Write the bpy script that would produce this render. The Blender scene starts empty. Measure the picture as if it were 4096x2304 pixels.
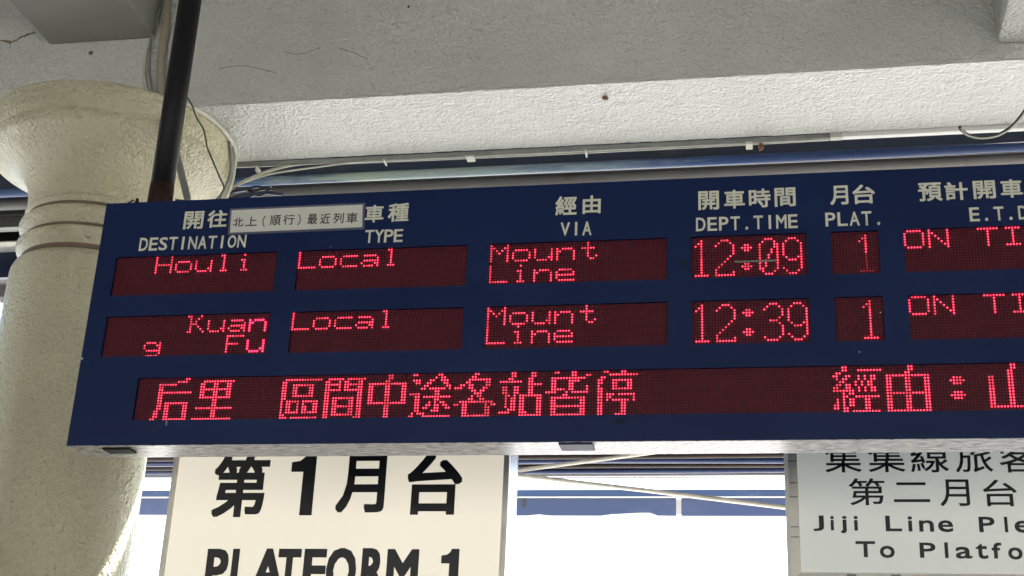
import bpy, bmesh, math, random
from mathutils import Vector, Matrix

random.seed(7)
scene = bpy.context.scene
COL = scene.collection
R = math.radians

# ------------------------------------------------------------------ camera
CAM_RIGHT = [0.982327, 0.182501, 0.04155]
CAM_UP = [0.028998, -0.3677, 0.929492]
CAM_FWD = [-0.184911, 0.911861, 0.366494]
CAM_LENS = 47.8806

cam_data = bpy.data.cameras.new('camera')
cam_data.sensor_width = 36.0
cam_data.lens = CAM_LENS
cam_data.clip_start = 0.05
cam_data.clip_end = 3000.0
camera = bpy.data.objects.new('camera', cam_data)
COL.objects.link(camera)
camera.matrix_world = Matrix(((CAM_RIGHT[0], CAM_UP[0], -CAM_FWD[0], 0.0),
                              (CAM_RIGHT[1], CAM_UP[1], -CAM_FWD[1], 0.0),
                              (CAM_RIGHT[2], CAM_UP[2], -CAM_FWD[2], 1.6),
                              (0, 0, 0, 1)))
scene.camera = camera

# ------------------------------------------------------------------ sky, sun, exposure
SUN_ELEV = R(58)
SUN_AZ = R(38)            # measured from +Y (beyond the board) towards +X
world = bpy.data.worlds.new('World')
scene.world = world
world.use_nodes = True
wn = world.node_tree.nodes
wl = world.node_tree.links
for n in list(wn):
    wn.remove(n)
sky = wn.new('ShaderNodeTexSky')
sky.sky_type = 'NISHITA'
sky.sun_disc = False
sky.sun_elevation = SUN_ELEV
sky.sun_rotation = SUN_AZ
sky.dust_density = 3.0
bg = wn.new('ShaderNodeBackground')
bg.inputs['Strength'].default_value = 0.15
wo = wn.new('ShaderNodeOutputWorld')
wl.new(sky.outputs[0], bg.inputs['Color'])
wl.new(bg.outputs[0], wo.inputs['Surface'])

sun_data = bpy.data.lights.new('sun', 'SUN')
sun_data.energy = 5.0
sun_data.angle = R(0.5)
sun_data.color = (1.0, 0.95, 0.87)
sun = bpy.data.objects.new('sun', sun_data)
COL.objects.link(sun)
sd = Vector((math.sin(SUN_AZ) * math.cos(SUN_ELEV), math.cos(SUN_AZ) * math.cos(SUN_ELEV), math.sin(SUN_ELEV)))
sun.rotation_euler = sd.to_track_quat('Z', 'Y').to_euler()
sun.location = (0, 20, 30)

vs = scene.view_settings
vs.view_transform = 'Standard'
vs.look = 'None'
vs.exposure = 2.95
LAMP = 2 ** (3.0 - vs.exposure)      # lit things keep their look when the exposure is tuned
vs.gamma = 1.0
vs.use_curve_mapping = False
scene.render.engine = 'CYCLES'
scene.cycles.max_bounces = 10
scene.cycles.diffuse_bounces = 6
scene.cycles.glossy_bounces = 4
scene.cycles.caustics_reflective = False
scene.cycles.caustics_refractive = False
scene.cycles.use_denoising = True
scene.cycles.sample_clamp_indirect = 6.0

# ------------------------------------------------------------------ materials
def new_mat(name):
    m = bpy.data.materials.new(name)
    m.use_nodes = True
    nt = m.node_tree
    b = nt.nodes['Principled BSDF']
    return m, nt, b


def mapping(nt, scale=(1, 1, 1)):
    tc = nt.nodes.new('ShaderNodeTexCoord')
    mp = nt.nodes.new('ShaderNodeMapping')
    mp.inputs['Scale'].default_value = scale
    nt.links.new(tc.outputs['Object'], mp.inputs['Vector'])
    return mp.outputs[0]


def noise(nt, vec, scale, detail=4.0, rough=0.55):
    n = nt.nodes.new('ShaderNodeTexNoise')
    n.inputs['Scale'].default_value = scale
    n.inputs['Detail'].default_value = detail
    n.inputs['Roughness'].default_value = rough
    nt.links.new(vec, n.inputs['Vector'])
    return n.outputs['Fac']


def ramp(nt, fac, stops):
    cr = nt.nodes.new('ShaderNodeValToRGB')
    while len(cr.color_ramp.elements) < len(stops):
        cr.color_ramp.elements.new(0.5)
    for e, (p, c) in zip(cr.color_ramp.elements, stops):
        e.position = p
        e.color = (c[0], c[1], c[2], 1) if len(c) == 3 else c
    nt.links.new(fac, cr.inputs['Fac'])
    return cr.outputs['Color']


def mix_col(nt, fac, a, b, mode='MIX'):
    mx = nt.nodes.new('ShaderNodeMix')
    mx.data_type = 'RGBA'
    mx.blend_type = mode
    if isinstance(fac, float):
        mx.inputs[0].default_value = fac
    else:
        nt.links.new(fac, mx.inputs[0])
    for sock, v in ((mx.inputs[6], a), (mx.inputs[7], b)):
        if isinstance(v, tuple):
            sock.default_value = (*v, 1)
        else:
            nt.links.new(v, sock)
    return mx.outputs[2]


def bump(nt, b, height, strength, dist):
    bp = nt.nodes.new('ShaderNodeBump')
    bp.inputs['Strength'].default_value = strength
    bp.inputs['Distance'].default_value = dist
    nt.links.new(height, bp.inputs['Height'])
    nt.links.new(bp.outputs[0], b.inputs['Normal'])


def math_node(nt, op, a, b=None):
    m = nt.nodes.new('ShaderNodeMath')
    m.operation = op
    for s, v in ((m.inputs[0], a), (m.inputs[1], b)):
        if v is None:
            continue
        if isinstance(v, (int, float)):
            s.default_value = v
        else:
            nt.links.new(v, s)
    return m.outputs[0]


def stucco(name, base, dark, stain, bump_scale=95.0, dist=0.004, stain_cut=(0.66, 0.74), strength=1.0, rough=0.6):
    """painted roughcast: sprayed lumps as relief, faint dirt in the pits, a few rust coloured marks"""
    m, nt, b = new_mat(name)
    vec = mapping(nt)
    lump = noise(nt, vec, bump_scale, 3.0, 0.6)
    big = noise(nt, vec, bump_scale * 0.35, 2.0, 0.5)
    h = math_node(nt, 'ADD', math_node(nt, 'MULTIPLY', lump, 0.75), math_node(nt, 'MULTIPLY', big, 0.5))
    patch = noise(nt, vec, 2.3, 5.0, 0.6)
    c0 = mix_col(nt, ramp(nt, patch, [(0.35, (0, 0, 0)), (0.7, (1, 1, 1))]), base, dark)
    pits = ramp(nt, lump, [(0.30, (1, 1, 1)), (0.40, (0, 0, 0))])
    c1 = mix_col(nt, math_node(nt, 'MULTIPLY', pits, 0.15), c0, stain)
    sp = noise(nt, vec, 7.0, 8.0, 0.72)
    spm = ramp(nt, sp, [(stain_cut[0], (0, 0, 0)), (stain_cut[1], (1, 1, 1))])
    c2 = mix_col(nt, math_node(nt, 'MULTIPLY', spm, 0.55), c1, stain)
    nt.links.new(c2, b.inputs['Base Color'])
    b.inputs['Roughness'].default_value = rough
    b.inputs['Specular IOR Level'].default_value = 0.35
    bump(nt, b, h, strength, dist)
    return m


def paint(name, base, rough=0.4, vary=0.85, scale=6.0, grain=0.0, spec=0.5, metallic=0.0, wear=None, wear_cut=(0.62, 0.66), stretch=(1, 1, 1)):
    m, nt, b = new_mat(name)
    vec = mapping(nt, stretch)
    n = noise(nt, vec, scale, 5.0, 0.6)
    c = mix_col(nt, ramp(nt, n, [(0.3, (0, 0, 0)), (0.7, (1, 1, 1))]), tuple(x * vary for x in base), tuple(base))
    if wear:
        w = noise(nt, vec, scale * 2.2, 8.0, 0.7)
        c = mix_col(nt, ramp(nt, w, [(wear_cut[0], (0, 0, 0)), (wear_cut[1], (1, 1, 1))]), c, wear)
    nt.links.new(c, b.inputs['Base Color'])
    rr = math_node(nt, 'ADD', math_node(nt, 'MULTIPLY', n, 0.25), rough - 0.12)
    nt.links.new(rr, b.inputs['Roughness'])
    b.inputs['Specular IOR Level'].default_value = spec
    b.inputs['Metallic'].default_value = metallic
    if grain > 0:
        g = noise(nt, vec, scale * 30, 2.0, 0.5)
        bump(nt, b, g, 0.4, grain)
    return m


M = {}
M['beam'] = stucco('beam_roughcast', (0.70, 0.72, 0.68), (0.62, 0.64, 0.60), (0.27, 0.21, 0.13), 80.0, 0.025, rough=0.30)
M['cream'] = stucco('column_roughcast', (0.63, 0.60, 0.42), (0.55, 0.525, 0.36), (0.25, 0.19, 0.11), 75.0, 0.030, rough=0.30)
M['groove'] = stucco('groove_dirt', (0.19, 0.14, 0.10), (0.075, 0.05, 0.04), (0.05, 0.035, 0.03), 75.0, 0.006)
M['ceiling'] = stucco('smooth_ceiling', (0.34, 0.35, 0.32), (0.30, 0.31, 0.28), (0.3, 0.24, 0.16), 140.0, 0.0012, strength=0.6)
M['blue'] = paint('navy_enamel', (0.0042, 0.0165, 0.078), rough=0.42, vary=0.78, scale=3.0, grain=0.0003, spec=0.22, wear=(0.022, 0.026, 0.034), wear_cut=(0.66, 0.76))
M['navy_steel'] = paint('navy_steel_paint', (0.010, 0.024, 0.07), rough=0.35, vary=0.6, scale=1.2, spec=0.6, wear=(0.05, 0.06, 0.09), wear_cut=(0.60, 0.72))
M['pale_flange'] = paint('pale_blue_flange', (0.10, 0.16, 0.30), rough=0.5, vary=0.7, scale=0.8, spec=0.35, wear=(0.50, 0.58, 0.46), wear_cut=(0.44, 0.54), stretch=(0.5, 2, 2))
M['navy_flange'] = paint('navy_flange', (0.016, 0.038, 0.12), rough=0.5, vary=0.7, scale=1.5, spec=0.3, wear=(0.05, 0.07, 0.12), wear_cut=(0.6, 0.72))
M['roof_dark'] = paint('weathered_roof_sheet', (0.055, 0.05, 0.05), rough=0.55, vary=0.6, scale=1.5, spec=0.4, wear=(0.10, 0.075, 0.06))
M['roof_grey'] = paint('grey_roof_sheet', (0.17, 0.165, 0.155), rough=0.55, vary=0.7, scale=1.5, wear=(0.12, 0.09, 0.07))
M['pole'] = paint('black_pole_paint', (0.010, 0.010, 0.012), rough=0.55, vary=0.5, scale=12, spec=0.22, wear=(0.03, 0.022, 0.02), wear_cut=(0.64, 0.74))
M['rust'] = paint('rust', (0.038, 0.018, 0.014), rough=0.8, vary=0.4, scale=30, spec=0.2)
M['white_plastic'] = paint('white_trunking', (0.72, 0.73, 0.70), rough=0.45, vary=0.9, scale=4)
M['cable_white'] = paint('dirty_white_cable', (0.55, 0.55, 0.46), rough=0.5, vary=0.7, scale=20)
M['cable_grey'] = paint('grey_cable', (0.23, 0.24, 0.22), rough=0.5, vary=0.7, scale=20)
M['cable_dark'] = paint('dark_cable', (0.02, 0.022, 0.022), rough=0.4, vary=0.7, scale=20)
M['cable_green'] = paint('green_wire', (0.08, 0.11, 0.07), rough=0.4, vary=0.7, scale=20)
M['alu'] = paint('anodised_aluminium', (0.78, 0.755, 0.66), rough=0.38, vary=0.85, scale=9, metallic=0.08, wear=(0.36, 0.34, 0.30), wear_cut=(0.66, 0.76))
M['steel_mirror'] = paint('polished_stainless', (0.62, 0.65, 0.72), rough=0.20, vary=0.9, scale=3, metallic=1.0)
M['letter'] = paint('pale_grey_vinyl', (0.68, 0.69, 0.56), rough=0.5, vary=0.88, scale=30)
M['ink'] = paint('black_vinyl', (0.012, 0.012, 0.013), rough=0.35, vary=0.8, scale=20)
M['ink_brush'] = paint('black_ink', (0.03, 0.03, 0.03), rough=0.5, vary=0.8, scale=20)
M['note'] = paint('off_white_card', (0.60, 0.61, 0.55), rough=0.5, vary=0.93, scale=10)
M['note_edge'] = paint('tape_edge', (0.10, 0.11, 0.16), rough=0.3, vary=0.9, scale=10)
M['led_board'] = paint('dark_red_filter', (0.055, 0.007, 0.014), rough=0.5, vary=0.8, scale=8, spec=0.2)
M['nest'] = paint('mud', (0.22, 0.11, 0.06), rough=0.9, vary=0.6, scale=60)
M['floor'] = paint('platform_concrete', (0.28, 0.275, 0.26), rough=0.7, vary=0.85, scale=0.8)
M['hall_floor'] = paint('dark_hall_tiles', (0.11, 0.105, 0.10), rough=0.6, vary=0.85, scale=0.8)
M['ground'] = paint('pale_ballast_ground', (0.46, 0.45, 0.42), rough=0.9, vary=0.85, scale=0.15)
M['wall'] = paint('plaster_wall', (0.24, 0.235, 0.21), rough=0.8, vary=0.9, scale=0.7)
M['far_navy'] = paint('blue_purlin_paint', (0.018, 0.04, 0.13), rough=0.4, vary=0.6, scale=1.0, spec=0.5)
M['roof_brown'] = paint('brown_grey_sheet', (0.065, 0.05, 0.045), rough=0.6, vary=0.5, scale=1.5, spec=0.3)
M['hazy_blue'] = paint('far_blue_fascia', (0.034, 0.040, 0.085), rough=0.4, vary=0.7, scale=0.5, wear=(0.06, 0.06, 0.09), wear_cut=(0.5, 0.7), stretch=(0.4, 1, 1))


def panel_mat(name, base, emit, estr, rough=0.3):
    m, nt, b = new_mat(name)
    vec = mapping(nt, (1.0, 1, 0.6))
    n = noise(nt, vec, 2.2, 3.0, 0.5)
    c = mix_col(nt, n, tuple(x * 0.92 for x in base), base)
    nt.links.new(c, b.inputs['Base Color'])
    b.inputs['Roughness'].default_value = rough
    b.inputs['Specular IOR Level'].default_value = 0.25
    if estr > 0:
        e = mix_col(nt, n, tuple(x * 0.88 for x in emit), emit)
        nt.links.new(e, b.inputs['Emission Color'])
        b.inputs['Emission Strength'].default_value = estr * LAMP
    return m


M['p1_face'] = panel_mat('backlit_cream_acrylic', (0.62, 0.59, 0.49), (1.0, 0.92, 0.75), 0.080)
M['p2_face'] = panel_mat('grey_white_acrylic', (0.60, 0.61, 0.56), (0.95, 1.0, 0.93), 0.034)


def led_mat(name, core, strength, base):
    """lens of an LED: its emission is even over the lens"""
    m, nt, b = new_mat(name)
    b.inputs['Base Color'].default_value = (*base, 1)
    b.inputs['Roughness'].default_value = 0.35
    b.inputs['Specular IOR Level'].default_value = 0.25
    b.inputs['Emission Color'].default_value = (*core, 1)
    b.inputs['Emission Strength'].default_value = strength * LAMP
    return m


M['led_off'] = led_mat('led_unlit', (1, 0, 0), 0.0, (0.155, 0.017, 0.032))
M['led_on'] = led_mat('led_lit', (1.0, 0.014, 0.065), 0.30, (0.3, 0.05, 0.05))
M['led_core'] = led_mat('led_lit_core', (1.0, 0.09, 0.14), 0.34, (0.5, 0.1, 0.1))
M['led_on2'] = led_mat('led_lit_weaker', (1.0, 0.05, 0.10), 0.15, (0.3, 0.05, 0.05))
M['led_bright'] = led_mat('led_bright', (1.0, 0.030, 0.10), 0.45, (0.3, 0.05, 0.05))
M['led_dim'] = led_mat('led_dim', (1.0, 0.05, 0.08), 0.045, (0.3, 0.05, 0.05))


def underside_mat():
    """navy enamel underside of the display; dirt and bright reflection painted as lengthwise streaks"""
    m, nt, b = new_mat('dirt_and_glare_underside')
    vec = mapping(nt, (9.0, 36.0, 36.0))
    n = noise(nt, vec, 3.0, 7.0, 0.7)
    v2 = mapping(nt, (1.0, 4.0, 4.0))
    n2 = noise(nt, v2, 2.0, 4.0, 0.6)
    c = ramp(nt, n, [(0.38, (0.05, 0.055, 0.09)), (0.46, (0.40, 0.39, 0.39)), (0.60, (0.72, 0.69, 0.62))])  # pale stops put the bright reflection into the base colour
    c = mix_col(nt, ramp(nt, n2, [(0.42, (0, 0, 0)), (0.75, (0.8, 0.8, 0.8))]), c, (0.48, 0.46, 0.45))
    nt.links.new(c, b.inputs['Base Color'])
    rr = math_node(nt, 'ADD', math_node(nt, 'MULTIPLY', n, 0.35), 0.05)
    nt.links.new(rr, b.inputs['Roughness'])
    b.inputs['Specular IOR Level'].default_value = 0.75
    bump(nt, b, n, 0.8, 0.002)
    return m


M['underside'] = underside_mat()


def flange_mat():
    """navy paint, mixed paler over its left-hand length"""
    m, nt, b = new_mat('part_pale_flange')
    vec = mapping(nt)
    sep = nt.nodes.new('ShaderNodeSeparateXYZ')
    nt.links.new(vec, sep.inputs[0])
    n1 = noise(nt, mapping(nt, (1.0, 12, 12)), 2.5, 7.0, 0.7)
    # the object's own origin is at x = -9 in the place, so 7 m along is beside the capital
    t = math_node(nt, 'ADD', math_node(nt, 'MULTIPLY', math_node(nt, 'SUBTRACT', sep.outputs[0], 6.6), 0.36), math_node(nt, 'MULTIPLY', math_node(nt, 'SUBTRACT', n1, 0.5), 0.8))
    c = ramp(nt, t, [(0.0, (0.07, 0.12, 0.26)), (0.20, (0.38, 0.46, 0.40)), (0.42, (0.30, 0.38, 0.42)), (0.75, (0.04, 0.08, 0.22)), (1.0, (0.018, 0.042, 0.13))])
    nt.links.new(c, b.inputs['Base Color'])
    b.inputs['Roughness'].default_value = 0.5
    b.inputs['Specular IOR Level'].default_value = 0.3
    return m


M['flange'] = flange_mat()

# ------------------------------------------------------------------ builders
def link(name, me, mat=None, parent=None, kind=None, label=None, cat=None, group=None):
    o = bpy.data.objects.new(name, me)
    COL.objects.link(o)
    if mat is not None and me is not None:
        for mm in (mat if isinstance(mat, (list, tuple)) else [mat]):
            me.materials.append(mm)
    if parent is not None:
        o.parent = parent
    tag(o, label, cat, group, kind)
    return o


def tag(o, label=None, cat=None, group=None, kind=None):
    if label:
        o['label'] = label
    if cat:
        o['category'] = cat
    if group:
        o['group'] = group
    if kind:
        o['kind'] = kind
    return o


def empty(name, loc, label, cat, group=None):
    o = bpy.data.objects.new(name, None)
    o.empty_display_size = 0.1
    COL.objects.link(o)
    o.location = loc
    return tag(o, label, cat, group)


def mesh_from(bm, name):
    me = bpy.data.meshes.new(name)
    bmesh.ops.recalc_face_normals(bm, faces=bm.faces)
    bm.to_mesh(me)
    bm.free()
    return me


class Local:
    """turns world coordinates into the local ones of a parent that only has a location"""
    def __init__(self, parent=None):
        self.o = Vector(parent.location) if parent is not None else Vector((0, 0, 0))

    def __call__(self, p):
        return Vector(p) - self.o


def add_box(bm, lo, hi, off=Vector((0, 0, 0)), bevel=0.0, mi=0):
    lo = Vector(lo) - off
    hi = Vector(hi) - off
    v = [bm.verts.new((x, y, z)) for x in (lo.x, hi.x) for y in (lo.y, hi.y) for z in (lo.z, hi.z)]
    idx = [(0, 1, 3, 2), (4, 6, 7, 5), (0, 4, 5, 1), (2, 3, 7, 6), (0, 2, 6, 4), (1, 5, 7, 3)]
    fs = [bm.faces.new([v[i] for i in q]) for q in idx]
    for q in fs:
        q.material_index = mi
    if bevel > 0:
        es = list({e for q in fs for e in q.edges})
        bmesh.ops.bevel(bm, geom=es, offset=bevel, segments=2, affect='EDGES', profile=0.6)
    return fs


def box(name, lo, hi, mat, parent=None, bevel=0.0, **kw):
    bm = bmesh.new()
    add_box(bm, lo, hi, Local(parent).o, bevel)
    return link(name, mesh_from(bm, name), mat, parent, **kw)


def boxes(name, spans, mat, parent=None, bevel=0.0, **kw):
    bm = bmesh.new()
    for lo, hi in spans:
        add_box(bm, lo, hi, Local(parent).o, bevel)
    return link(name, mesh_from(bm, name), mat, parent, **kw)


def smooth_path(pts, n=8):
    pts = [Vector(p) for p in pts]
    if len(pts) < 3:
        return pts
    out = []
    for i in range(len(pts) - 1):
        p0 = pts[max(i - 1, 0)]
        p1 = pts[i]
        p2 = pts[i + 1]
        p3 = pts[min(i + 2, len(pts) - 1)]
        for k in range(n):
            t = k / n
            out.append(0.5 * ((2 * p1) + (p2 - p0) * t + (2 * p0 - 5 * p1 + 4 * p2 - p3) * t * t + (3 * p1 - p0 - 3 * p2 + p3) * t ** 3))
    out.append(pts[-1])
    return out


def add_tube(bm, pts, rad, seg=8, off=Vector((0, 0, 0)), ribs=None, mi=0):
    pts = [Vector(p) - off for p in pts]
    rings = []
    up = Vector((0.13, 0.31, 0.94)).normalized()
    for i, p in enumerate(pts):
        t = (pts[min(i + 1, len(pts) - 1)] - pts[max(i - 1, 0)]).normalized()
        a = t.cross(up)
        if a.length < 0.05:
            a = t.cross(Vector((1, 0, 0)))
        a.normalize()
        b = t.cross(a)
        r = rad(i) if callable(rad) else rad
        rings.append([bm.verts.new(p + (a * math.cos(2 * math.pi * k / seg) + b * math.sin(2 * math.pi * k / seg)) * r) for k in range(seg)])
    for i in range(len(rings) - 1):
        for k in range(seg):
            q = bm.faces.new((rings[i][k], rings[i][(k + 1) % seg], rings[i + 1][(k + 1) % seg], rings[i + 1][k]))
            q.smooth = True
            q.material_index = mi
    bm.faces.new(rings[0]).material_index = mi
    bm.faces.new(rings[-1]).material_index = mi


def tube(name, pts, rad, mat, parent=None, seg=8, smooth=True, n=8, **kw):
    bm = bmesh.new()
    add_tube(bm, smooth_path(pts, n) if smooth else pts, rad, seg, Local(parent).o)
    return link(name, mesh_from(bm, name), mat, parent, **kw)


def lathe(name, prof, centre, mats, parent=None, seg=96, mat_of=None, **kw):
    """prof = [(r, z)]"""
    bm = bmesh.new()
    off = Local(parent).o
    rings = []
    for r, z in prof:
        rings.append([bm.verts.new((centre[0] + r * math.cos(2 * math.pi * k / seg) - off.x,
                                    centre[1] + r * math.sin(2 * math.pi * k / seg) - off.y, z - off.z)) for k in range(seg)])
    for i in range(len(rings) - 1):
        for k in range(seg):
            q = bm.faces.new((rings[i][k], rings[i][(k + 1) % seg], rings[i + 1][(k + 1) % seg], rings[i + 1][k]))
            q.smooth = True
            if mat_of:
                q.material_index = mat_of(i)
    bm.faces.new(rings[0])
    bm.faces.new(rings[-1])
    return link(name, mesh_from(bm, name), mats, parent, **kw)


# glyphs: the font built into Blender, turned into thin vinyl shapes that fill a given rectangle
_gcache = {}


def glyph_mesh(ch, offset):
    key = (ch, offset)
    if key in _gcache:
        return _gcache[key]
    if ch == '1':
        co = [Vector((x, y, 0)) for x, y in ((0.57, 0), (1, 0), (1, 1), (0.70, 1), (0.60, 0.92), (0.38, 0.855), (0.0, 0.835), (0.0, 0.725), (0.57, 0.725))]
        _gcache[key] = (co, [tuple(range(9))])
        return _gcache[key]
    cu = bpy.data.curves.new('glyph', 'FONT')
    cu.body = ch
    cu.size = 1.0
    cu.offset = offset
    cu.resolution_u = 3
    ob = bpy.data.objects.new('glyph', cu)
    COL.objects.link(ob)
    dg = bpy.context.evaluated_depsgraph_get()
    me = bpy.data.meshes.new_from_object(ob.evaluated_get(dg))
    bpy.data.objects.remove(ob)
    bpy.data.curves.remove(cu)
    co = [v.co.copy() for v in me.vertices]
    faces = [tuple(p.vertices) for p in me.polygons]
    bpy.data.meshes.remove(me)
    _gcache[key] = (co, faces)
    return _gcache[key]


def put_glyph(name, g, y, thick, mat, parent, offset=0.0, bold=0.0):
    """bold = extra stroke half-width in metres, made by stacking shifted cuts of the same letter a hair apart"""
    ch, x0, z0, x1, z1 = g
    x0 += bold
    x1 -= bold
    if z1 - z0 > 4 * bold:
        z0 += bold
        z1 -= bold
    co, faces = glyph_mesh(ch, offset)
    if not co:
        return None
    ax0 = min(c.x for c in co)
    ax1 = max(c.x for c in co)
    ay0 = min(c.y for c in co)
    ay1 = max(c.y for c in co)
    off = Local(parent).o
    me = bpy.data.meshes.new(name)
    vs_ = []
    n = len(co)
    fs = []
    edges = {}
    shifts = [(0, 0)] if bold == 0 else [(i * bold, j * bold) for i in (-1, 0, 1) for j in (-1, 0, 1)]
    for k, (sx, sz) in enumerate(shifts):
        for dy in (y, y - thick - k * 0.00006):
            for c in co:
                fx = (c.x - ax0) / (ax1 - ax0)
                fz = (c.y - ay0) / (ay1 - ay0)
                vs_.append((x0 + (x1 - x0) * fx + sx - off.x, dy - off.y, z0 + (z1 - z0) * fz + sz - off.z))
        fs += [tuple(i + n + 2 * n * k for i in f_) for f_ in faces]
    for f_ in faces:
        for a, b in zip(f_, f_[1:] + f_[:1]):
            edges[(a, b)] = edges.get((a, b), 0) + 1
    for (a, b) in list(edges):
        if (b, a) not in edges:
            for k in range(len(shifts)):
                q = 2 * n * k
                fs.append((a + q, b + q, b + n + q, a + n + q))
    me.from_pydata(vs_, [], fs)
    me.update()
    return link(name, me, mat, parent)


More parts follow.
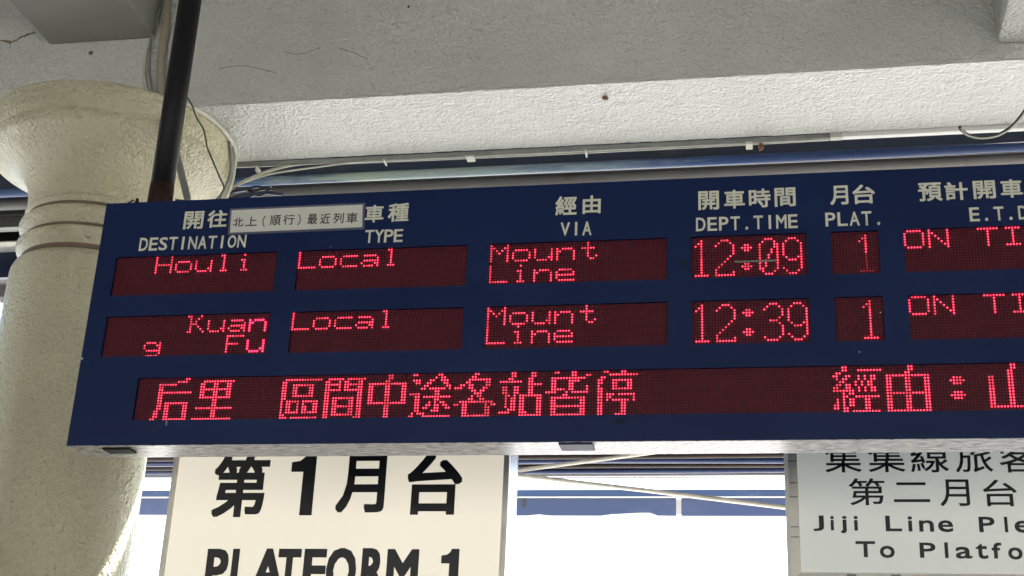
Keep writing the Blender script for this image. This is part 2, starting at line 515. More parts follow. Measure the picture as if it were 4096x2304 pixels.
LED = {
 'dest1': (-1.7645, 64, 3.0092, ['................#.....#...................##.......#',
  '................#.....#....................#',
  '................#.....#..#####..#.....#....#......##',
  '................#######.#.....#.#.....#....#.......#',
  '................#.....#.#.....#.#.....#....#.......#',
  '................#.....#.#.....#.#....##....#.......#',
  '................#.....#..#####...####.#...###.....###',
  '',
  '',
  '',
  '',
  '',
  '',
  '',
  '',
  '']),
 'type1': (-1.2372, 64, 3.0092, ['#.................................##',
  '#..................................#',
  '#........#####...######..#####.....#',
  '#.......#.....#.#.............#....#',
  '#.......#.....#.#........######....#',
  '#.......#.....#.#.......#....##....#',
  '#######..#####...######..####.#...###',
  '',
  '',
  '',
  '',
  '',
  '',
  '',
  '',
  '']),
 'dest2': (-1.764, 64, 2.8342, ['................................##...#',
  '.................................#..#',
  '.................................#.#....#.....#..#####..*.****',
  '.................................###....#.....#.......#.**....*',
  '.................................#..#...#.....#..######.*.....*',
  '.................................#...#..#....##.#....##.*.....*',
  '................................##....#..####.#..####.#.*.....*',
  '',
  '................................................#######',
  '................................................#',
  '.................####.#.........................#.......*.....*',
  '................#....##.........................#####...*.....*',
  '................#.....#.........................#.......*.....*',
  '.................######.........................#.......*....**',
  '......................#.........................#........****.*',
  '.................#####']),
 'type2': (-1.2372, 64, 2.8342, ['#.................................##',
  '#..................................#',
  '#........#####...######..#####.....#',
  '#.......#.....#.#.............#....#',
  '#.......#.....#.#........######....#',
  '#.......#.....#.#.......#....##....#',
  '#######..#####...######..####.#...###',
  '',
  '',
  '',
  '',
  '',
  '',
  '',
  '',
  '']),
 'via1': (-0.712, 64, 3.0092, ['#.....#............................#',
  '##...##............................#',
  '#.#.#.#..#####..#.....#.#.####...#####',
  '#..#..#.#.....#.#.....#.##....#....#',
  '#.....#.#.....#.#.....#.#.....#....#',
  '#.....#.#.....#.#....##.#.....#....#..#',
  '#.....#..#####...####.#.#.....#.....##',
  '',
  '#..........#',
  '#',
  '#.........##....#.####...#####',
  '#..........#....##....#.#.....#',
  '#..........#....#.....#.#######',
  '#..........#....#.....#.#',
  '#######...###...#.....#..######',
  '']),
 'via2': (-0.712, 64, 2.8342, ['#.....#............................#',
  '##...##............................#',
  '#.#.#.#..#####..#.....#.#.####...#####',
  '#..#..#.#.....#.#.....#.##....#....#',
  '#.....#.#.....#.#.....#.#.....#....#',
  '#.....#.#.....#.#....##.#.....#....#..#',
  '#.....#..#####...####.#.#.....#.....##',
  '#..........#',
  '#',
  '#.........##....#.####...#####',
  '#..........#....##....#.#.....#',
  '#..........#....#.....#.#######',
  '#..........#....#.....#.#',
  '#######...###...#.....#..######',
  '',
  '']),
 'time1': (-0.1895, 40, 3.0092, ['',
  '...#......###............###.....###',
  '..##.....#...#..........#...#...#...#',
  '.#.#....#.....#...##...#....##.#.....#',
  '...#..........#..####..#....##.#.....#',
  '...#..........#...##...#...#.#.#.....#',
  '...#..........#........#...#.#.#.....#',
  '...#.........#.........#..#..#.#.....#',
  '...#........#..........#..#..#..#...##',
  '...#.......#...........#.#...#...###.#',
  '...#......#.......##...#.#...#.......#',
  '...#.....#.......####..#.#...#.......#',
  '...#....#.........##...##....#.#.....#',
  '...#....#.....#.........#...#...#...#',
  '.#####..#######..........###.....###',
  '']),
 'time2': (-0.1895, 40, 2.8342, ['',
  '...#......###.............###.....###',
  '..##.....#...#...........#...#...#...#',
  '.#.#....#.....#...##....#.....#.#.....#',
  '...#..........#..####.........#.#.....#',
  '...#..........#...##..........#.#.....#',
  '...#..........#..............#..#.....#',
  '...#.........#............###...#.....#',
  '...#........#................#...#...##',
  '...#.......#..................#...###.#',
  '...#......#.......##..........#.......#',
  '...#.....#.......####.........#.......#',
  '...#....#.........##..........#.#.....#',
  '...#....#.....#.........#....#...#...#',
  '.#####..#######..........####.....###',
  '']),
 'plat1': (0.1565, 16, 3.0092, ['',
  '...........#',
  '..........##',
  '.........#.#',
  '...........#',
  '...........#',
  '...........#',
  '...........#',
  '...........+',
  '...........+',
  '...........+',
  '...........+',
  '...........+',
  '...........+',
  '.........+++++',
  '']),
 'plat2': (0.1575, 16, 2.8342, ['',
  '...........#',
  '..........##',
  '.........#.#',
  '...........#',
  '...........#',
  '...........#',
  '...........#',
  '...........#',
  '...........#',
  '...........#',
  '...........#',
  '...........#',
  '...........#',
  '.........#####',
  '']),
 'etd1': (0.3308, 64, 3.0092, ['.#####..#.....#.........#######..#####..#.....#.#######',
  '#.....#.##....#............#.......#....##...##.#',
  '#.....#.#.#...#............#.......#....#.#.#.#.#',
  '#.....#.#..#..#............#.......#....#..#..#.#####',
  '#.....#.#...#.#............#.......#....#.....#.#',
  '#.....#.#....##............#.......#....#.....#.#',
  '.#####..#.....#............#.....#####..#.....#.#######',
  '',
  '',
  '',
  '',
  '',
  '',
  '',
  '',
  '']),
 'etd2': (0.3313, 64, 2.8342, ['.#####..#.....#.........#######..#####..#.....#.#######',
  '#.....#.##....#............#.......#....##...##.#',
  '#.....#.#.#...#............#.......#....#.#.#.#.#',
  '#.....#.#..#..#............#.......#....#..#..#.#####',
  '#.....#.#...#.#............#.......#....#.....#.#',
  '#.....#.#....##............#.......#....#.....#.#',
  '.#####..#.....#............#.....#####..#.....#.#######',
  '',
  '',
  '',
  '',
  '',
  '',
  '',
  '',
  '']),
 'msg': (-1.6445, 352, 2.658, ['..................##..........................................................................##.......##.......##...........##...........##.....##......##....##.........##....##.......................................................................##...................##..............................##',
  '...............####......############...................##############..######.#######........##...............#.##.........##............##.....##............##...##......##########...................................................................##...########........##..............................##',
  '........#######.........##...##...##...................##..............##...#.##...##........##........###...##..###.......########......##.....##......############.....##............................................................................##....................##..............................##',
  '........##..............##...##...##...................##..########....######.#######..##############...##..##....##......##.....##...########..##......##....####......##...#######..................................................................##..##..#.#.##...##############........................##',
  '........##..............############...................##..##....##....##...#.##...##..##....##....##......##......##...##.##....##.............#####...##....##........##...##...##...................................................................#.##...#.#.##...##....##....##.......###........##....##....##',
  '........#############...##...##...##...................##..##....##....######.#######..##....##....##.....##.######.#.###..##...##.....##..##...##......##....##....#...#....##...##....................................................................##...#.#.##....##....##....##......#####.......##....##....##',
  '........##..............##...##...##...................##..##....##....##..........##..##....##....##..........##...........##.##......##..##...##......#####.##....#...##...#######...................................................................##.##.#.#.##....##....##....##.......###........##....##....##',
  '........##..............############...................##..########....##..........##..##....##....##.####.....##............###.......##..##...##....####...#.######...##............................................................................##..##..#.#.##...##....##....##..................##....##....##',
  '........##...................##........................##..............##.########.##..##....##....##...##.##########.......#.##........##.#.########.......##..........##.###.######.................................................................#######.#.#.##...##....##....##..................##....##....##',
  '........##.#########.........##........................#.#####.######..##.##....##.##..##....##....##...##.....##..........##..##.......#.##.##....##...############....##.##.......#....................................................................#.##..........##############.......###........##....##....##',
  '........##.##.....##.........##........................#.##..#.#...##..##.##....##.##..##############...##...#.#.##.....############....#.##.##....##...##........##....##.#.######.#....................................................................##..########..##....##....##......#####.......##....##....##',
  '........##.##.....##...##############..................#.##..#.##..##..##.########.##........##.........##..##.##.##..##.##......#.##...#.##.##....##...##........##....##......##.....................................................................#.#.##...##.....##....##....##.......###........##....##....##',
  '.......##..##.....##.........##........................#.##..#.##..##..##.##....##.##........##.........##.##..##..##....##......##.....#.##.##....##...############....##......##.....................................................................#.#.##...##.....##....##....##..................##....##....##',
  '.......##..##.....##.........##........................#.#####.######..##.##....##.##........##.........##....###........##......##......###.##....##...##........##....##......##....................................................................##.#.##...##.....##....##....##..................##....##.....#',
  '.......##..##.....##.........##........................##..............##.########.##........##........#.###.............##......##...####...###...##...##........##....##......##....................................................................##.##.....##.....##....##....##..................##############',
  '......##...#########..###############..................###.##########..##.........###........##.......##...##########....##########..........########...############....##....####.......................................................................##.#########..##############']),
}
GLYPH_HEAD = [
 ('開', -1.5781, 3.0856, -1.5208, 3.1389),
 ('往', -1.5090, 3.0875, -1.4521, 3.1392),
 ('車', -1.0592, 3.0843, -1.0071, 3.1349),
 ('種', -0.9944, 3.0838, -0.9375, 3.1374),
 ('經', -0.5410, 3.0837, -0.4852, 3.1375),
 ('由', -0.4693, 3.0848, -0.4222, 3.1364),
 ('開', -0.1702, 3.0823, -0.1176, 3.1352),
 ('車', -0.1048, 3.0833, -0.0526, 3.1356),
 ('時', -0.0423, 3.0835, 0.0120, 3.1357),
 ('間', 0.0222, 3.0834, 0.0744, 3.1357),
 ('月', 0.1598, 3.0824, 0.2039, 3.1351),
 ('台', 0.2146, 3.0824, 0.2690, 3.1349),
 ('預', 0.3738, 3.0826, 0.4305, 3.1329),
 ('計', 0.4371, 3.0824, 0.4917, 3.1317),
 ('開', 0.5047, 3.0831, 0.5573, 3.1322),
 ('車', 0.5694, 3.0832, 0.6209, 3.1328),
 ('時', 0.6355, 3.0838, 0.6857, 3.1334),
 ('間', 0.7017, 3.0845, 0.7516, 3.1334),
 ('D', -1.6997, 3.0253, -1.6747, 3.0642),
 ('E', -1.6706, 3.0253, -1.6458, 3.0640),
 ('S', -1.6417, 3.0252, -1.6169, 3.0637),
 ('T', -1.6128, 3.0252, -1.5881, 3.0635),
 ('I', -1.5750, 3.0251, -1.5685, 3.0632),
 ('N', -1.5554, 3.0251, -1.5308, 3.0630),
 ('A', -1.5268, 3.0250, -1.5023, 3.0627),
 ('T', -1.4983, 3.0250, -1.4738, 3.0625),
 ('I', -1.4608, 3.0249, -1.4545, 3.0623),
 ('O', -1.4414, 3.0249, -1.4172, 3.0620),
 ('N', -1.4132, 3.0248, -1.3890, 3.0618),
 ('T', -1.0535, 3.0244, -1.0285, 3.0620),
 ('Y', -1.0268, 3.0242, -1.0019, 3.0617),
 ('P', -1.0002, 3.0241, -0.9753, 3.0614),
 ('E', -0.9737, 3.0240, -0.9489, 3.0611),
 ('V', -0.5256, 3.0248, -0.5016, 3.0621),
 ('I', -0.4881, 3.0243, -0.4819, 3.0623),
 ('A', -0.4685, 3.0237, -0.4447, 3.0625),
 ('D', -0.1766, 3.0233, -0.1526, 3.0611),
 ('E', -0.1475, 3.0232, -0.1236, 3.0610),
 ('P', -0.1185, 3.0231, -0.0947, 3.0609),
 ('T', -0.0895, 3.0230, -0.0658, 3.0608),
 ('.', -0.0527, 3.0230, -0.0456, 3.0313),
 ('T', -0.0320, 3.0229, -0.0084, 3.0606),
 ('I', 0.0054, 3.0228, 0.0115, 3.0606),
 ('M', 0.0241, 3.0227, 0.0499, 3.0605),
 ('E', 0.0537, 3.0226, 0.0771, 3.0604),
 ('P', 0.1453, 3.0237, 0.1698, 3.0613),
 ('L', 0.1748, 3.0235, 0.1991, 3.0612),
 ('A', 0.2041, 3.0232, 0.2284, 3.0612),
 ('T', 0.2334, 3.0229, 0.2575, 3.0611),
 ('.', 0.2701, 3.0226, 0.2774, 3.0311),
 ('E', 0.4909, 3.0231, 0.5144, 3.0603),
 ('.', 0.5266, 3.0232, 0.5336, 3.0313),
 ('T', 0.5481, 3.0233, 0.5714, 3.0601),
 ('.', 0.5835, 3.0235, 0.5905, 3.0315),
 ('D', 0.6050, 3.0236, 0.6282, 3.0600),
 ('.', 0.6401, 3.0237, 0.6470, 3.0316),
]
GLYPH_NOTE = [
 ('北', -1.4319, 3.0860, -1.4026, 3.1126),
 ('上', -1.3962, 3.0867, -1.3630, 3.1143),
 ('（', -1.3473, 3.0829, -1.3393, 3.1155),
 ('順', -1.3262, 3.0853, -1.2949, 3.1160),
 ('行', -1.2884, 3.0856, -1.2564, 3.1157),
 ('）', -1.2462, 3.0829, -1.2383, 3.1154),
 ('最', -1.2186, 3.0846, -1.1912, 3.1151),
 ('近', -1.1825, 3.0845, -1.1553, 3.1145),
 ('列', -1.1453, 3.0839, -1.1169, 3.1143),
 ('車', -1.1091, 3.0828, -1.0777, 3.1140),
]
GLYPH_P1 = [
 ('第', -1.7953, 2.4832, -1.6063, 2.6902),
 ('1', -1.5322, 2.4897, -1.4495, 2.6956),
 ('月', -1.3733, 2.4980, -1.2137, 2.6916),
 ('台', -1.1422, 2.4920, -0.9632, 2.6925),
 ('P', -1.7847, 2.2406, -1.7105, 2.3810),
 ('L', -1.6991, 2.2415, -1.6363, 2.3815),
 ('A', -1.6286, 2.2427, -1.5220, 2.3831),
 ('T', -1.5455, 2.2435, -1.4698, 2.3826),
 ('F', -1.4601, 2.2445, -1.3864, 2.3831),
 ('O', -1.3844, 2.2442, -1.2870, 2.3866),
 ('R', -1.2705, 2.2469, -1.1945, 2.3863),
 ('M', -1.1894, 2.2480, -1.0877, 2.3840),
 ('1', -1.0163, 2.2498, -0.9600, 2.3859),
]
GLYPH_P2 = [
 ('集', 0.1526, 2.6229, 0.2584, 2.7091),
 ('集', 0.2791, 2.6231, 0.3845, 2.7080),
 ('線', 0.4013, 2.6219, 0.5092, 2.7071),
 ('旅', 0.5289, 2.6224, 0.6340, 2.7060),
 ('客', 0.6533, 2.6206, 0.7572, 2.7050),
 ('第', 0.2179, 2.5237, 0.3220, 2.6048),
 ('二', 0.3463, 2.5333, 0.4492, 2.5922),
 ('月', 0.4777, 2.5210, 0.5614, 2.6008),
 ('台', 0.6001, 2.5207, 0.6938, 2.5998),
 ('J', 0.1106, 2.4463, 0.1414, 2.4926),
 ('i', 0.1604, 2.4484, 0.1705, 2.4911),
 ('j', 0.1887, 2.4397, 0.2076, 2.4912),
 ('i', 0.2280, 2.4480, 0.2393, 2.4913),
 ('L', 0.3181, 2.4465, 0.3643, 2.4924),
 ('i', 0.3819, 2.4461, 0.3940, 2.4906),
 ('n', 0.4131, 2.4457, 0.4543, 2.4791),
 ('e', 0.4662, 2.4446, 0.5084, 2.4792),
 ('P', 0.5807, 2.4448, 0.6243, 2.4898),
 ('l', 0.6513, 2.4447, 0.6601, 2.4899),
 ('e', 0.6785, 2.4434, 0.7222, 2.4788),
 ('a', 0.7396, 2.4430, 0.7802, 2.4784),
 ('s', 0.7975, 2.4426, 0.8321, 2.4779),
 ('e', 0.8493, 2.4419, 0.8894, 2.4774),
 ('T', 0.2294, 2.3701, 0.2852, 2.4168),
 ('o', 0.2974, 2.3681, 0.3394, 2.4037),
 ('P', 0.4099, 2.3695, 0.4544, 2.4137),
 ('l', 0.4796, 2.3693, 0.4894, 2.4146),
 ('a', 0.5095, 2.3679, 0.5551, 2.4022),
 ('t', 0.5657, 2.3676, 0.5988, 2.4114),
 ('f', 0.6097, 2.3689, 0.6374, 2.4147),
 ('o', 0.6542, 2.3662, 0.6934, 2.4012),
 ('r', 0.7150, 2.3663, 0.7352, 2.4003),
 ('m', 0.7495, 2.3661, 0.8070, 2.4001),
 ('2', 0.8617, 2.3657, 0.8959, 2.4092),
]
NOTE_CORNERS = [[-1.4471, 3.1899, 3.1424], [-1.061, 3.1899, 3.1429], [-1.057, 3.1899, 3.0645], [-1.4435, 3.1899, 3.063]]


# ------------------------------------------------------------------ setting: ground, platforms, station hall
def sheet(name, x0, x1, y0, y1, z, mat, **kw):
    me = bpy.data.meshes.new(name)
    me.from_pydata([(x0, y0, z), (x1, y0, z), (x1, y1, z), (x0, y1, z)], [], [(0, 1, 2, 3)])
    return link(name, me, mat, **kw)


sheet('ground', -1200, 1200, -1200, 1200, -1.0, M['ground'], kind='structure')
box('hall_floor', (-30, -7, -0.996), (30, 3.3, 0.0), M['hall_floor'], kind='structure')
box('platform_floor', (-30, 3.3, -0.996), (30, 11.2, -0.003), M['floor'], kind='structure')
box('far_platform_floor', (-40, 15.2, -0.996), (40, 21, 0.0), M['floor'], kind='structure')
for i in range(2):
    yr = 12.4 + i * 1.5
    box('rail', (-60, yr - 0.035, -0.9), (60, yr + 0.035, -0.74), M['steel_mirror'], kind='structure')
box('back_wall', (-14, -7.0, 2.3), (14, -6.75, 4.75), M['wall'], kind='structure')
for x in (-9.2, -3.1, 3.1, 8.0):
    box('back_wall', (x, -7.0, 0.0), (x + 0.5, -6.76, 2.2995), M['wall'], kind='structure')
box('left_blocker_wall', (-9.25, -6.74, 0.0), (-9.0, 3.9, 4.748), M['wall'], kind='structure')  # unseen side wall, added to cut daylight from the left
box('right_blocker_wall', (8.0, -6.74, 0.0), (8.25, 3.9, 4.748), M['wall'], kind='structure')  # added out of view, keeps the camera side dark from the right
box('ceiling', (-14, -6.75, 4.75), (14, 5.3, 4.95), M['ceiling'], kind='structure')

# ------------------------------------------------------------------ concrete frame: long beam, cross beams
BEAM_Y0, BEAM_Y1, BEAM_Z = 3.992, 4.436, 3.94


def rough_box(name, lo, hi, mat, **kw):
    """box with slightly wavering arrises, as trowelled roughcast has"""
    bm = bmesh.new()
    add_box(bm, lo, hi)
    long_ax = max(range(3), key=lambda i: hi[i] - lo[i])
    es = [e for e in bm.edges if abs((e.verts[0].co - e.verts[1].co)[long_ax]) > 0.1]
    bmesh.ops.subdivide_edges(bm, edges=es, cuts=int((hi[long_ax] - lo[long_ax]) / 0.025), use_grid_fill=True)
    rnd = random.Random(3)
    table = {}
    for v in bm.verts:
        key = (round(v.co[long_ax], 3), tuple(round(v.co[i], 2) for i in range(3) if i != long_ax))
        d = table.setdefault(key, (rnd.uniform(-1, 1), rnd.uniform(-1, 1)))
        oth = [i for i in range(3) if i != long_ax]
        v.co[oth[0]] += d[0] * 0.0009
        v.co[oth[1]] += d[1] * 0.0009
    es = [e for e in bm.edges if len(e.link_faces) == 2 and e.calc_face_angle(0) > 1.0 and abs((e.verts[0].co - e.verts[1].co)[long_ax]) > 0.005]
    bmesh.ops.bevel(bm, geom=es, offset=0.006, segments=2, affect='EDGES')
    return link(name, mesh_from(bm, name), mat, **kw)


def smooth_box(name, lo, hi, mat, **kw):
    bm = bmesh.new()
    add_box(bm, lo, hi, bevel=0.008)
    return link(name, mesh_from(bm, name), mat, **kw)


rough_box('concrete_beam', (-9, BEAM_Y0, BEAM_Z), (8, BEAM_Y1, 4.748), M['beam'],
          label='long off-white roughcast beam running across above the display board', cat='beam')
smooth_box('cross_beam', (-2.608, -6.74, 4.236), (-2.186, BEAM_Y0 - 0.003, 4.748), M['ceiling'],
          label='smooth grey cross beam above the column, at the upper left', cat='beam')
smooth_box('cross_beam', (0.745, -6.74, 4.0), (1.165, BEAM_Y0 - 0.003, 4.748), M['beam'],
          label='grey cross beam just showing in the upper right corner', cat='beam')

# ------------------------------------------------------------------ column
CX, CY = -2.3957, 4.1907
column = empty('round_column', (CX, CY, 0), 'cream roughcast round column with ringed neck and flared capital, left of the board', 'column')
lathe('shaft', [(0.28, 0.0), (0.28, 1.0), (0.28, 2.0), (0.28, 3.0), (0.2805, 3.25), (0.281, 3.33), (0.279, 3.352), (0.272, 3.37), (0.262, 3.38)],
      (CX, CY), [M['cream']], column)
GRV = 0.2565
neck = [(0.262, 3.3795), (0.2535, 3.388), (0.252, 3.404), (0.262, 3.413), (0.2655, 3.420), (0.2705, 3.424), (0.2745, 3.436), (0.2755, 3.447), (0.273, 3.458),
        (0.264, 3.466), (0.2545, 3.471), (0.253, 3.482), (0.262, 3.489), (0.2655, 3.497), (0.2715, 3.501), (0.2765, 3.513), (0.2775, 3.524), (0.275, 3.536),
        (0.266, 3.545), (0.257, 3.55), (0.2555, 3.562), (0.263, 3.569), (0.2655, 3.577), (0.2635, 3.585)]
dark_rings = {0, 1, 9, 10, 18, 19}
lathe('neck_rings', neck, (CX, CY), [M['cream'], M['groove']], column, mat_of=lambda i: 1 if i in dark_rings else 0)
cap = [(0.2634, 3.5852), (0.2615, 3.60), (0.2625, 3.625), (0.266, 3.65), (0.272, 3.675), (0.282, 3.70), (0.296, 3.722), (0.315, 3.742), (0.337, 3.759), (0.362, 3.773),
       (0.388, 3.783), (0.412, 3.789), (0.424, 3.791), (0.429, 3.795), (0.432, 3.805), (0.432, 3.822), (0.430, 3.829), (0.427, 3.833), (0.429, 3.838), (0.437, 3.845),
       (0.440, 3.86), (0.441, 3.90), (0.440, 3.925), (0.437, 3.935), (0.432, 3.9395)]
lathe('capital', cap, (CX, CY), [M['cream']], column, seg=128)

# ------------------------------------------------------------------ departure board
YB = 3.1929
XL, XR, ZB, ZT = -1.8185, 0.851, 2.475, 3.1745
board = empty('departure_board', (XL, YB, ZB), 'navy blue train departure board with red dot matrix text, hanging in front of the column', 'display board')
PITCH = 0.00727
wins = {}
for k, (x0, n, zt, rows_) in LED.items():
    h = 0.1147 if k != 'msg' else 0.1157
    wins[k] = (x0, x0 + n * PITCH if k != 'msg' else 0.796, zt - h, zt)
W_FIX = {'plat1': (0.1565, 0.2717), 'plat2': (0.1580, 0.2724), 'time1': (-0.1895, 0.0975), 'time2': (-0.1890, 0.0985),
         'via1': (-0.7117, -0.2500), 'via2': (-0.7120, -0.2490), 'etd1': (0.3310, 0.796), 'etd2': (0.3316, 0.796), 'dest1': (-1.7630, -1.2955),
         'dest2': (-1.7625, -1.2940), 'type1': (-1.2362, -0.7708), 'type2': (-1.2358, -0.7715)}
for k, (a, b_) in W_FIX.items():
    wins[k] = (a, b_, wins[k][2], wins[k][3])


def front_panel():
    """sheet with window cut-outs and returns, 8 mm deep"""
    bm = bmesh.new()
    off = Vector((XL, YB, ZB))
    zs = sorted({ZB, ZT} | {w[2] for w in wins.values()} | {w[3] for w in wins.values()})
    rows_z = []
    for z0, z1 in zip(zs, zs[1:]):
        inside = sorted((w[0], w[1]) for w in wins.values() if w[2] <= z0 + 1e-6 and w[3] >= z1 - 1e-6)
        xs = [XL]
        for a, b_ in inside:
            xs += [a, b_]
        xs.append(XR)
        for i in range(0, len(xs), 2):
            rows_z.append((xs[i], xs[i + 1], z0, z1))
    for x0, x1, z0, z1 in rows_z:
        v = [bm.verts.new(Vector(p) - off) for p in ((x0, YB, z0), (x1, YB, z0), (x1, YB, z1), (x0, YB, z1))]
        bm.faces.new(v)
    D = 0.0085
    for x0, x1, z0, z1 in wins.values():
        o = [(x0, z0), (x1, z0), (x1, z1), (x0, z1)]
        for a, b_ in zip(o, o[1:] + o[:1]):
            v = [bm.verts.new(Vector(p) - off) for p in ((a[0], YB, a[1]), (b_[0], YB, b_[1]), (b_[0], YB + D, b_[1]), (a[0], YB + D, a[1]))]
            bm.faces.new(v)
    for a, b_ in (((XL, ZT), (XR, ZT)), ((XL, ZB), (XL, ZT)), ((XR, ZB), (XR, ZT))):
        v = [bm.verts.new(Vector(p) - off) for p in ((a[0], YB, a[1]), (b_[0], YB, b_[1]), (b_[0], YB + 0.014, b_[1]), (a[0], YB + 0.014, a[1]))]
        bm.faces.new(v)
    me = bpy.data.meshes.new('front_panel')
    bm.to_mesh(me)
    bm.free()
    return link('front_panel', me, M['blue'], board)


front_panel()
BLOTS = [(0.2651, 2.791, 0.0018, 0.0018, 'letter'), (-1.1467, 3.0176, 0.0015, 0.0015, 'letter'), (0.2106, 2.6911, 0.0022, 0.0022, 'letter'), (-0.2062, 2.9388, 0.009, 0.012, 'smudge'), (-0.3645, 2.5258, 0.018, 0.008, 'smudge'), (-1.8152, 2.7154, 0.003, 0.005, 'letter'), (-0.6522, 3.1057, 0.006, 0.004, 'smudge')]
box('front_lip', (XL + 0.0005, YB + 0.0008, ZB - 0.0012), (XR - 0.0005, YB + 0.013, ZB + 0.002), M['underside'], board)
box('housing', (XL, YB + 0.0165, ZB + 0.003), (XR, 3.317, ZT), M['blue'], board, bevel=0.002)
box('inner_frame', (XL + 0.004, YB + 0.0145, ZB + 0.006), (XR - 0.004, YB + 0.0165, ZT - 0.004), M['pole'], board)
box('bottom_panel', (XL + 0.001, YB + 0.0175, ZB), (XR - 0.001, 3.316, ZB + 0.0025), M['underside'], board)
box('latch', (-1.727, YB + 0.020, ZB - 0.006), (-1.650, YB + 0.066, ZB - 0.0003), M['pole'], board, bevel=0.002)
box('latch', (-0.515, YB + 0.001, ZB - 0.007), (-0.432, YB + 0.062, ZB - 0.0015), M['blue'], board, bevel=0.0015)
box('latch', (0.60, YB + 0.001, ZB - 0.007), (0.683, YB + 0.062, ZB - 0.0015), M['blue'], board, bevel=0.0015)


def dome(verts, faces, mats_, cx, y, cz, r, depth, mi, ring=None):
    """small low dome: hexagonal rim, raised centre"""
    b0 = len(verts)
    n = 6
    for k in range(n):
        a = 2 * math.pi * (k + 0.5) / n
        verts.append((cx + r * math.cos(a), y, cz + r * math.sin(a)))
    for k in range(n):
        a = 2 * math.pi * (k + 0.5) / n
        verts.append((cx + r * 0.55 * math.cos(a), y - depth, cz + r * 0.55 * math.sin(a)))
    for k in range(n):
        faces.append((b0 + k, b0 + (k + 1) % n, b0 + n + (k + 1) % n, b0 + n + k))
        mats_.append(mi)
    faces.append(tuple(b0 + n + k for k in range(n)))
    mats_.append(mi if ring is None else ring)


def weak(a, b_, k):
    return random.Random(a * 71 + b_ * 1009 + sum(map(ord, k)) * 13).random()


YL = YB + 0.0086
for k, (x0, n, zt, rows_) in LED.items():
    a, b_, z0, z1 = wins[k]
    mod = box('display_module', (a - 0.004, YL, z0 - 0.004), (b_ + 0.004, YL + 0.0052, z1 + 0.004), M['led_board'], board)
    on_v, on_f, on_m = [], [], []
    off_v, off_f, off_m = [], [], []
    lo_ = Local(board).o
    rnd = random.Random(sum(map(ord, k)))
    for j in range(16):
        row = rows_[j].ljust(n, '.')
        for i in range(n):
            cx = x0 + (i + 0.5) * PITCH
            cz = zt - 0.0005 - (j + 0.5) * PITCH + 0.0012
            if cx < a + 0.002 or cx > b_ - 0.002:
                continue
            c = row[i]
            px, py, pz = cx - lo_.x, YL - 0.0003 - lo_.y, cz - lo_.z
            if c == '.':
                dome(off_v, off_f, off_m, px, py, pz, 0.0024, 0.0012, 0)
            else:
                if c == '#':
                    mi = 0 if weak(i // 3, j // 4, k) > 0.15 and rnd.random() > 0.06 else 3
                    dome(on_v, on_f, on_m, px, py, pz, 0.0029, 0.0016, mi, 1 if mi == 0 else 3)
                elif c == '*':
                    dome(on_v, on_f, on_m, px, py, pz, 0.0034, 0.0018, 2, 2)
                else:
                    dome(on_v, on_f, on_m, px, py, pz, 0.0024, 0.0014, 4, 4)
    me = bpy.data.meshes.new('unlit_dots')
    me.from_pydata(off_v, [], off_f)
    link('unlit_dots', me, M['led_off'], mod, kind='stuff')
    me = bpy.data.meshes.new('lit_dots')
    me.from_pydata(on_v, [], on_f)
    o = link('lit_dots', me, [M['led_on'], M['led_core'], M['led_bright'], M['led_on2'], M['led_dim']], mod, kind='stuff')
    me.polygons.foreach_set('material_index', on_m)
    me.update()
    mod.parent = board
    for ch in mod.children:
        ch.location = (0, 0, 0)

for g in GLYPH_HEAD:
    cjk = ord(g[0]) > 255
    put_glyph('character' if cjk else 'letter', g, YB - 0.0002, 0.0006, M['letter'], board, 0.0, 0.0011 if cjk else 0.0006)

# pale smear of tape residue across the departure time, and a tag of tape under the message line
box('tape_strip', (-0.081, YB + 0.0015, 2.9345), (0.022, YB + 0.0025, 2.9395), M['cable_grey'],
    label='thin pale strip of tape stuck across the 12:09 departure time', cat='tape strip')
box('tape_scrap', (-1.5485, YB - 0.0012, 2.527), (-1.5445, YB - 0.0002, 2.540), M['cable_grey'],
    label='tiny scrap of pale tape under the left end of the message line', cat='tape scrap')

def blot(name, x, z, rx, rz, mat, seed):
    rb_ = random.Random(seed)
    off = Local(board).o
    n = 14
    pts = [(x + rx * rb_.uniform(0.6, 1.0) * math.cos(2 * math.pi * i / n), z + rz * rb_.uniform(0.6, 1.0) * math.sin(2 * math.pi * i / n)) for i in range(n)]
    vs_ = [Vector((px, YB - 0.0004, pz)) - off for px, pz in pts] + [Vector((px, YB + 0.0002, pz)) - off for px, pz in pts]
    me = bpy.data.meshes.new(name)
    me.from_pydata([tuple(v) for v in vs_], [], [tuple(range(n))] + [(i, (i + 1) % n, n + (i + 1) % n, n + i) for i in range(n)])
    link(name, me, mat, board)


M['smudge'] = paint('greasy_smudge', (0.006, 0.012, 0.030), rough=0.6, vary=0.7, scale=40, spec=0.2)
for i, (x, z, rx, rz, mk) in enumerate(BLOTS):
    blot('smudge' if mk == 'smudge' else 'paint_chip', x, z, rx, rz, M[mk], i)

# paper notice taped over the headings
nc = [Vector(p) for p in NOTE_CORNERS]
ny = YB - 0.0008
notice = empty('notice_plate', (nc[3].x, ny, nc[3].z), 'small off-white notice plate with black characters stuck over the board headings', 'notice')


